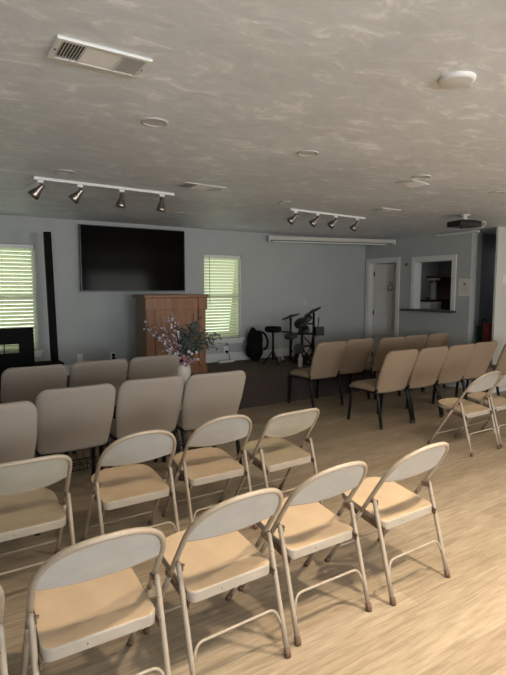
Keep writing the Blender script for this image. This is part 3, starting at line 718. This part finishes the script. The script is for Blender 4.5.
def folding_chair(label, loc, square=False, mats=('frame', 'back', 'pan')):
    t = thing('folding_chair', label, 'folding chair', loc, 0, 'metal folding chairs')
    fr, bk, pn = (M[k] for k in mats)
    HW = .218; r = .0115
    n_e = 2.35 if not square else 4.2
    ztop = .785 if not square else .742; zs = .595 if not square else .62
    def yline(z):      # side profile of the back frame / front leg tube
        return .492-(.655 if not square else .62)*z
    HT = HW-.004
    def loop(a):
        c, s = math.cos(a), math.sin(a)
        x = -math.copysign(abs(c)**(2/n_e), c)*HW; z = zs+(ztop-zs)*abs(s)**(2/n_e)
        return x, z
    def P(x, z): return Vector((x, yline(z)-.020*(1-(x/HW)**2)*max(0, (z-.5)/.25), z))
    up = [P(-HW, z) for z in (.40, .44, .48, .52, .55, zs-.01)]
    arc = [P(*loop(PI*i/28)) for i in range(29)]
    dn = [P(HW, z) for z in (zs-.01, .55, .52, .48, .44, .40)]
    bm = bmesh.new(); tube(bm, up+arc+dn, r, 10); obj('back_frame', bm, fr, t, True)
    # backrest sheet
    bm = bmesh.new(); NX = 25; NZ = 7; grid = []
    for i in range(NX):
        u = -1+2*i/(NX-1); x = u*(HW-.003)
        zt_ = zs+(ztop-zs)*max(0, 1-abs(x/HW)**n_e)**(1/n_e)-.002
        if square: zb = .545+.055*abs(u)**2.2
        else: zb = .575+.028*abs(u)**2
        zb = min(zb, zt_-.002)
        grid.append([P(x, zb+(zt_-zb)*j/(NZ-1))+Vector((0, -.004+.010*math.sin(PI*j/(NZ-1))*0, 0)) for j in range(NZ)])
    th = Vector((0, .005, .0))
    V = [[bm.verts.new(p) for p in c] for c in grid]; V2 = [[bm.verts.new(p+th) for p in c] for c in grid]
    for i in range(NX-1):
        for j in range(NZ-1):
            bm.faces.new((V[i][j], V[i][j+1], V[i+1][j+1], V[i+1][j])); bm.faces.new((V2[i][j], V2[i+1][j], V2[i+1][j+1], V2[i][j+1]))
        bm.faces.new((V[i][0], V[i+1][0], V2[i+1][0], V2[i][0]))
        bm.faces.new((V[i][-1], V2[i][-1], V2[i+1][-1], V[i+1][-1]))
    obj('backrest', bm, bk, t, True, auto=50)
    # rolled lower edge of the backrest
    bm = bmesh.new(); tube(bm, [c[0]+th*.5 for c in grid], .0045, 6); obj('backrest_hem', bm, fr, t, True)
    # front legs continue the frame
    for s in (-1, 1):
        bm = bmesh.new(); tube(bm, [(s*HW, yline(z), z) for z in (.402, .3, .2, .1, .03)], r, 10); obj('leg', bm, fr, t, True)
        bm = bmesh.new(); tube(bm, [(s*HW, yline(.035), .035), (s*HW, yline(.002), .002)], .0145, 10); obj('foot_cap', bm, M['foot'], t, True)
        xr = s*(HW+.0)
        bm = bmesh.new(); tube(bm, [(xr, .004+.145*z/.505, z) for z in (.03, .15, .3, .45, .485)]+[(xr, .148, .497)], r, 10, radii=[r]*5+[r*.6]); obj('leg', bm, fr, t, True)
        bm = bmesh.new(); tube(bm, [(xr, .013, .036), (xr, .003, .002)], .0145, 10); obj('foot_cap', bm, M['foot'], t, True)
        # hinge link between rear leg top and frame
        bm = bmesh.new(); bx(bm, s*HW-.003-.012*s, s*HW+.003-.012*s, .13, .185, .462, .488, .002); lathe(bm, [(.006, -.010), (.006, .012)], 8, aim((s*HW-.012*s, .145, .478), (1, 0, 0))); obj('hinge_link', bm, M['worn'], t)
        # folding side rail under the seat
        bm = bmesh.new(); mt = Matrix.Translation((s*(HW-.016), .19, .362)) @ Matrix.Rotation(math.radians(9), 4, 'X')
        bx(bm, -.003, .003, -.11, .11, -.016, .016, .001, mtx=mt); obj('side_rail', bm, M['worn'], t)
    # rear brace: inverted U between the rear legs
    yb = lambda z: .004+.145*z/.505
    pts = smooth_path([(-HW+.008, yb(.13), .13), (-HW+.03, yb(.195), .198), (HW-.03, yb(.195), .198), (HW-.008, yb(.13), .13)], .045, 6)
    bm = bmesh.new(); tube(bm, pts, .0065, 8); obj('rear_brace', bm, fr, t, True)
    bm = bmesh.new(); tube(bm, [(-HW, yline(.12), .12), (HW, yline(.12), .12)], .006, 8); obj('front_brace', bm, fr, t, True)
    obj('seat', seat_pan(), [pn, M['lip']], t, True, auto=45)
    return t

GF = 'metal folding chairs'
YR = 1.612
fc = folding_chair('beige metal folding chair at the right end of the nearest row', (2.088, YR, 0))
fc.rotation_euler.z = math.radians(1)
for x, y, rz, lab in [(1.518, 1.64, 0, 'beige folding chair in the nearest row, second from its right end'),
                      (1.000, 1.60, 1.5, 'beige folding chair in the nearest row, third from its right end'),
                      (.455, 1.565, -1, 'beige folding chair in the nearest row at lower left, dark chip on its backrest'),
                      (-.070, 1.56, 0, 'beige folding chair cut off by the lower left edge of the photo')]:
    q = dup(fc, (x, y, 0), math.radians(rz), lab, GF)
    if x == .455:
        bm = bmesh.new(); bx(bm, -.004, .005, -.002, .001, -.005, .004, .001); obj('paint_chip', bm, M['worn'], q, loc=(.02, .034, .712))
dup(fc, (.965, 2.60, 0), 0, 'beige folding chair in the second row, third from its right end, rounded backrest', GF)
dup(fc, (1.515, 2.65, 0), math.radians(-1), 'beige folding chair in the second row with rounded backrest, beside the olive one', GF)
dup(fc, (4.424, 2.746, 0), 0, 'beige folding chair standing apart on the right behind the tan padded row', GF)
dup(fc, (4.925, 2.76, 0), 0, 'beige folding chair cut off by the right edge of the photo', GF)
f2 = folding_chair('olive tinted folding chair with squarish backrest at the right end of the second row', (2.055, 2.60, 0), True, ('frame', 'back_o', 'pan_o'))
f2.rotation_euler.z = math.radians(2)
dup(f2, (.36, 2.53, 0), 0, 'folding chair with squarish backrest cut off at the left edge, second row', GF)
# ------------------------------------------------------------------ padded stacking chairs
def padded_chair(label, loc, fab, rack=True, bolts=True):
    t = thing('padded_chair', label, 'padded chair', loc, 0, 'padded church chairs')
    m = M[fab]
    HB = .274 if rack else .262
    # backrest : rounded pillow panel, local coordinates u (width) v (height)
    NU, NV = 22, 18; z0, z1 = .385, .885
    def half(v):   # half width at height fraction
        w_ = HB*(.90+.10*min(1, v/.5))
        if v > .83: q = (v-.83)/.17; w_ -= .078*(1-math.sqrt(max(0, 1-q*q)))
        if v < .06: q = (.06-v)/.06; w_ -= .02*(1-math.sqrt(max(0, 1-q*q)))
        return w_
    def yc(v): return .125-.185*v**1.1
    bm = bmesh.new(); fr_, bk_ = [], []
    for i in range(NU+1):
        u = -math.cos(PI*i/NU); rf, rb = [], []
        for j in range(NV+1):
            v = (1-math.cos(PI*j/NV))/2
            x = u*half(v); z = z0+(z1-z0)*v
            prof = (1-abs(u)**9)**.5*(1-abs(2*v-1)**12)**.5
            cu = .03*(1-u*u)
            rf.append(Vector((x, yc(v)+.004+.034*prof-cu*.6, z))); rb.append(Vector((x, yc(v)-.004-.020*prof-cu, z)))
        fr_.append([bm.verts.new(p) for p in rf]); bk_.append([bm.verts.new(p) for p in rb])
    for i in range(NU):
        for j in range(NV):
            bm.faces.new((fr_[i][j], fr_[i+1][j], fr_[i+1][j+1], fr_[i][j+1])); bm.faces.new((bk_[i][j], bk_[i][j+1], bk_[i+1][j+1], bk_[i+1][j]))
    for i in range(NU):
        bm.faces.new((fr_[i][0], bk_[i][0], bk_[i+1][0], fr_[i+1][0])); bm.faces.new((fr_[i][NV], fr_[i+1][NV], bk_[i+1][NV], bk_[i][NV]))
    for j in range(NV):
        bm.faces.new((fr_[0][j], fr_[0][j+1], bk_[0][j+1], bk_[0][j])); bm.faces.new((fr_[NU][j], bk_[NU][j], bk_[NU][j+1], fr_[NU][j+1]))
    obj('backrest', bm, m, t, True)
    # seat cushion with waterfall front
    bm = bmesh.new(); NY = 16; NXs = 14; top, bot = [], []
    for i in range(NXs+1):
        u = -math.cos(PI*i/NXs); ct, cb = [], []
        for j in range(NY+1):
            v = (1-math.cos(PI*j/NY))/2; y = .15+.41*v
            w_ = .25-(.02*max(0, (v-.8)/.2)**2)
            x = u*w_
            prof = (1-abs(u)**6)**.5*(1-abs(2*v-1)**8)**.5
            droop = .02*max(0, (v-.6)/.4)**2
            ct.append(bm.verts.new((x, y, .425+.050*prof-droop))); cb.append(bm.verts.new((x, y, .412-.034*prof-droop)))
        top.append(ct); bot.append(cb)
    for i in range(NXs):
        for j in range(NY):
            bm.faces.new((top[i][j], top[i+1][j], top[i+1][j+1], top[i][j+1])); bm.faces.new((bot[i][j], bot[i][j+1], bot[i+1][j+1], bot[i+1][j]))
    for i in range(NXs):
        bm.faces.new((top[i][0], bot[i][0], bot[i+1][0], top[i+1][0])); bm.faces.new((top[i][NY], top[i+1][NY], bot[i+1][NY], bot[i][NY]))
    for j in range(NY):
        bm.faces.new((top[0][j], top[0][j+1], bot[0][j+1], bot[0][j])); bm.faces.new((top[NXs][j], bot[NXs][j], bot[NXs][j+1], top[NXs][j+1]))
    obj('seat', bm, m, t, True)
    HX = .25
    for s in (-1, 1):
        # front leg, bent into the seat rail
        pts = smooth_path([(s*HX, .535, .012), (s*(HX-.008), .50, .375), (s*(HX-.01), .46, .392)], .05, 5)
        bm = bmesh.new(); tube(bm, pts, .018, 10); obj('leg', bm, M['blackmetal'], t, True)
        pts = smooth_path([(s*HX, .012, .012), (s*(HX-.006), .085, .36), (s*(HX-.01), .13, .392)], .05, 5)
        bm = bmesh.new(); tube(bm, pts, .018, 10); obj('leg', bm, M['blackmetal'], t, True)
        bm = bmesh.new(); tube(bm, smooth_path([(s*(HX-.01), .48, .392), (s*(HX-.01), .125, .392), (s*(HX-.02), .105, .43), (s*(HX-.04), .098, .50)], .04, 4), .0125, 8); obj('seat_rail', bm, M['blackmetal'], t, True)
        for yy in (.535, .012):
            bm = bmesh.new(); tube(bm, [(s*HX, yy, .03), (s*HX, yy, .001)], .0185, 10); obj('foot_cap', bm, M['rubber'], t, True)
    for yy in (.14, .45):
        bm = bmesh.new(); tube(bm, [(-HX+.01, yy, .38), (HX-.01, yy, .38)], .011, 8); obj('cross_bar', bm, M['blackmetal'], t, True)
    if rack:
        bm = bmesh.new()
        for k in range(8): x = -.19+.38*k/7; tube(bm, smooth_path([(x, .06, .30), (x, .08, .225), (x, .40, .225), (x, .42, .37)], .02, 3), .0035, 5)
        for yy, zz in ((.06, .30), (.12, .222), (.24, .222), (.36, .222)): tube(bm, [(-.235, yy, zz), (.235, yy, zz)], .0045, 6)
        obj('book_rack', bm, M['blackmetal'], t)
    if bolts:
        for s in (-1, 1):
            bm = bmesh.new(); lathe(bm, [(.006, -.002), (.006, .004), (.003, .006)], 8, aim((s*.215, .094, .415), (0, -1, .2))); obj('bolt', bm, M['bolt'], t)
    return t
GP = 'padded church chairs'
pc = padded_chair('taupe padded chair second from left in the nearer left row, bolts low on its back', (.86, 3.63, 0), 'fabric')
dup(pc, (.275, 3.34, 0), math.radians(-3), 'taupe padded chair cut off at the left edge, set nearer than its neighbours', GP)
dup(pc, (1.437, 3.67, 0), math.radians(1), 'taupe padded chair directly left of the cream vase, nearer of the two left rows', GP)
dup(pc, (1.972, 3.63, 0), math.radians(-2), 'taupe padded chair at the right end of the nearer left row, right of the vase', GP)
dup(pc, (.785, 4.78, 0), math.radians(1), 'taupe padded chair in front of the black cabinet, far left row', GP)
dup(pc, (1.365, 4.83, 0), 0, 'middle taupe padded chair of the far left row, below the television', GP)
dup(pc, (1.930, 4.86, 0), 0, 'taupe padded chair just in front of the pulpit, right end of the far left row', GP)
pt = padded_chair('tan padded chair at the left end of the nearer right row, legs fully visible', (4.44, 3.84, 0), 'fabric2', False, False)
for x, y, rz, lab in [(4.965, 3.83, 0, 'tan padded chair second from left in the nearer right row'),
                      (5.49, 3.83, 0, 'tan padded chair third from left in the nearer right row'),
                      (6.03, 3.86, 0, 'tan padded chair fourth from left in the nearer right row'),
                      (6.66, 3.80, -1, 'tan padded chair fifth from left in the nearer right row, before the pale wall')]:
    dup(pt, (x, y, 0), math.radians(rz), lab, GP)
for x, y, rz, lab in [(4.37, 4.93, 0, 'tan padded chair at the left end of the far right row, nearest the drum kit'),
                      (4.965, 5.03, 0, 'tan padded chair second from left in the far right row, before the room corner'),
                      (5.50, 4.94, 0, 'tan padded chair third from left in the far right row, in front of the door'),
                      (6.035, 4.97, 0, 'tan padded chair fourth from left in the far right row, below the pass-through'),
                      (6.57, 4.97, 0, 'tan padded chair at the right end of the far right row, below the pass-through sill')]:
    dup(pt, (x, y, 0), math.radians(rz), lab, GP)

# ------------------------------------------------------------------ lights
def area(nm, loc, d, sx, sy, p, col, spread=180):
    l = bpy.data.lights.new(nm, 'AREA'); l.shape = 'RECTANGLE'; l.size = sx; l.size_y = sy; l.energy = p; l.color = col; l.spread = math.radians(spread)
    o = bpy.data.objects.new(nm, l); C.objects.link(o); o.location = loc
    o.rotation_euler = Vector(d).to_track_quat('-Z', 'Y').to_euler(); return o
area('fill_back_left', (-.9, YB-.02, 1.45), (0, 1, .5), 1.6, 1.4, 110, (.80, .90, 1))  # added fills behind the camera, tilted up to brighten the ceiling
area('fill_back_middle', (2.05, YB-.02, 1.45), (0, 1, .5), 1.7, 1.4, 155, (.86, .93, 1))
area('fill_back_right', (5.6, YB-.02, 1.45), (-.2, 1, .5), 2.0, 1.4, 75, (.97, .96, .93))
area('fill_far_right', (XR+.02, -.3, 1.3), (-1, .1, -.1), 3.7, 1.8, 60, (1, .92, .80))  # unseen fill added for warm light from the right
for i, (x, y) in enumerate(LIT):
    l = area('downlight_lamp_%d' % i, (x, y, CZ-.012), (0, 0, -1), .13, .13, [22, 43, 33, 23, 15][i], (1, .86, .68), 130); l.data.shape = 'DISK'
for i, w in enumerate(WIN):
    area('daylight_front_%d' % i, ((w[0]+w[1])/2, D+.3, 1.5), (0, -1, -.2), .7, 1.4, 7, (.92, 1, .85))
area('office_fill', (8.2, 6.2, 2.3), (0, 0, -1), .4, .4, 1.6, (.95, .95, 1))  # unseen fill added to lift the dark office
area('corridor_fill', (8.6, 4.72, 2.3), (0, 0, -1), .3, .3, 2, (.9, .95, 1))  # added dim fill, no fixture in the corridor
wd = bpy.data.worlds.new('sky'); SC.world = wd; wd.use_nodes = True
nt = wd.node_tree; bg = nt.nodes['Background']
sky = nt.nodes.new('ShaderNodeTexSky'); sky.sky_type = 'HOSEK_WILKIE'
nt.links.new(sky.outputs['Color'], bg.inputs['Color']); bg.inputs['Strength'].default_value = .4

# ------------------------------------------------------------------ camera
cam = bpy.data.cameras.new('camera'); co = bpy.data.objects.new('camera', cam); C.objects.link(co)
cam.sensor_fit = 'VERTICAL'; cam.sensor_height = 24; cam.lens = 506.6/675*24; cam.clip_start = .05
yaw, pitch, roll = math.radians(32.868), math.radians(-5.511), math.radians(.039)
F = Vector((math.sin(yaw)*math.cos(pitch), math.cos(yaw)*math.cos(pitch), math.sin(pitch)))
R = Vector((math.cos(yaw), -math.sin(yaw), 0)); U = R.cross(F)
R2 = R*math.cos(roll)+U*math.sin(roll); U2 = U*math.cos(roll)-R*math.sin(roll)
mw = Matrix((R2, U2, -F)).transposed().to_4x4(); mw.translation = Vector((0, 0, H)); co.matrix_world = mw
SC.camera = co
SC.view_settings.view_transform = 'Standard'
SC.view_settings.look = 'None'
SC.view_settings.exposure = .08
SC.cycles.max_bounces = 10; SC.cycles.diffuse_bounces = 6
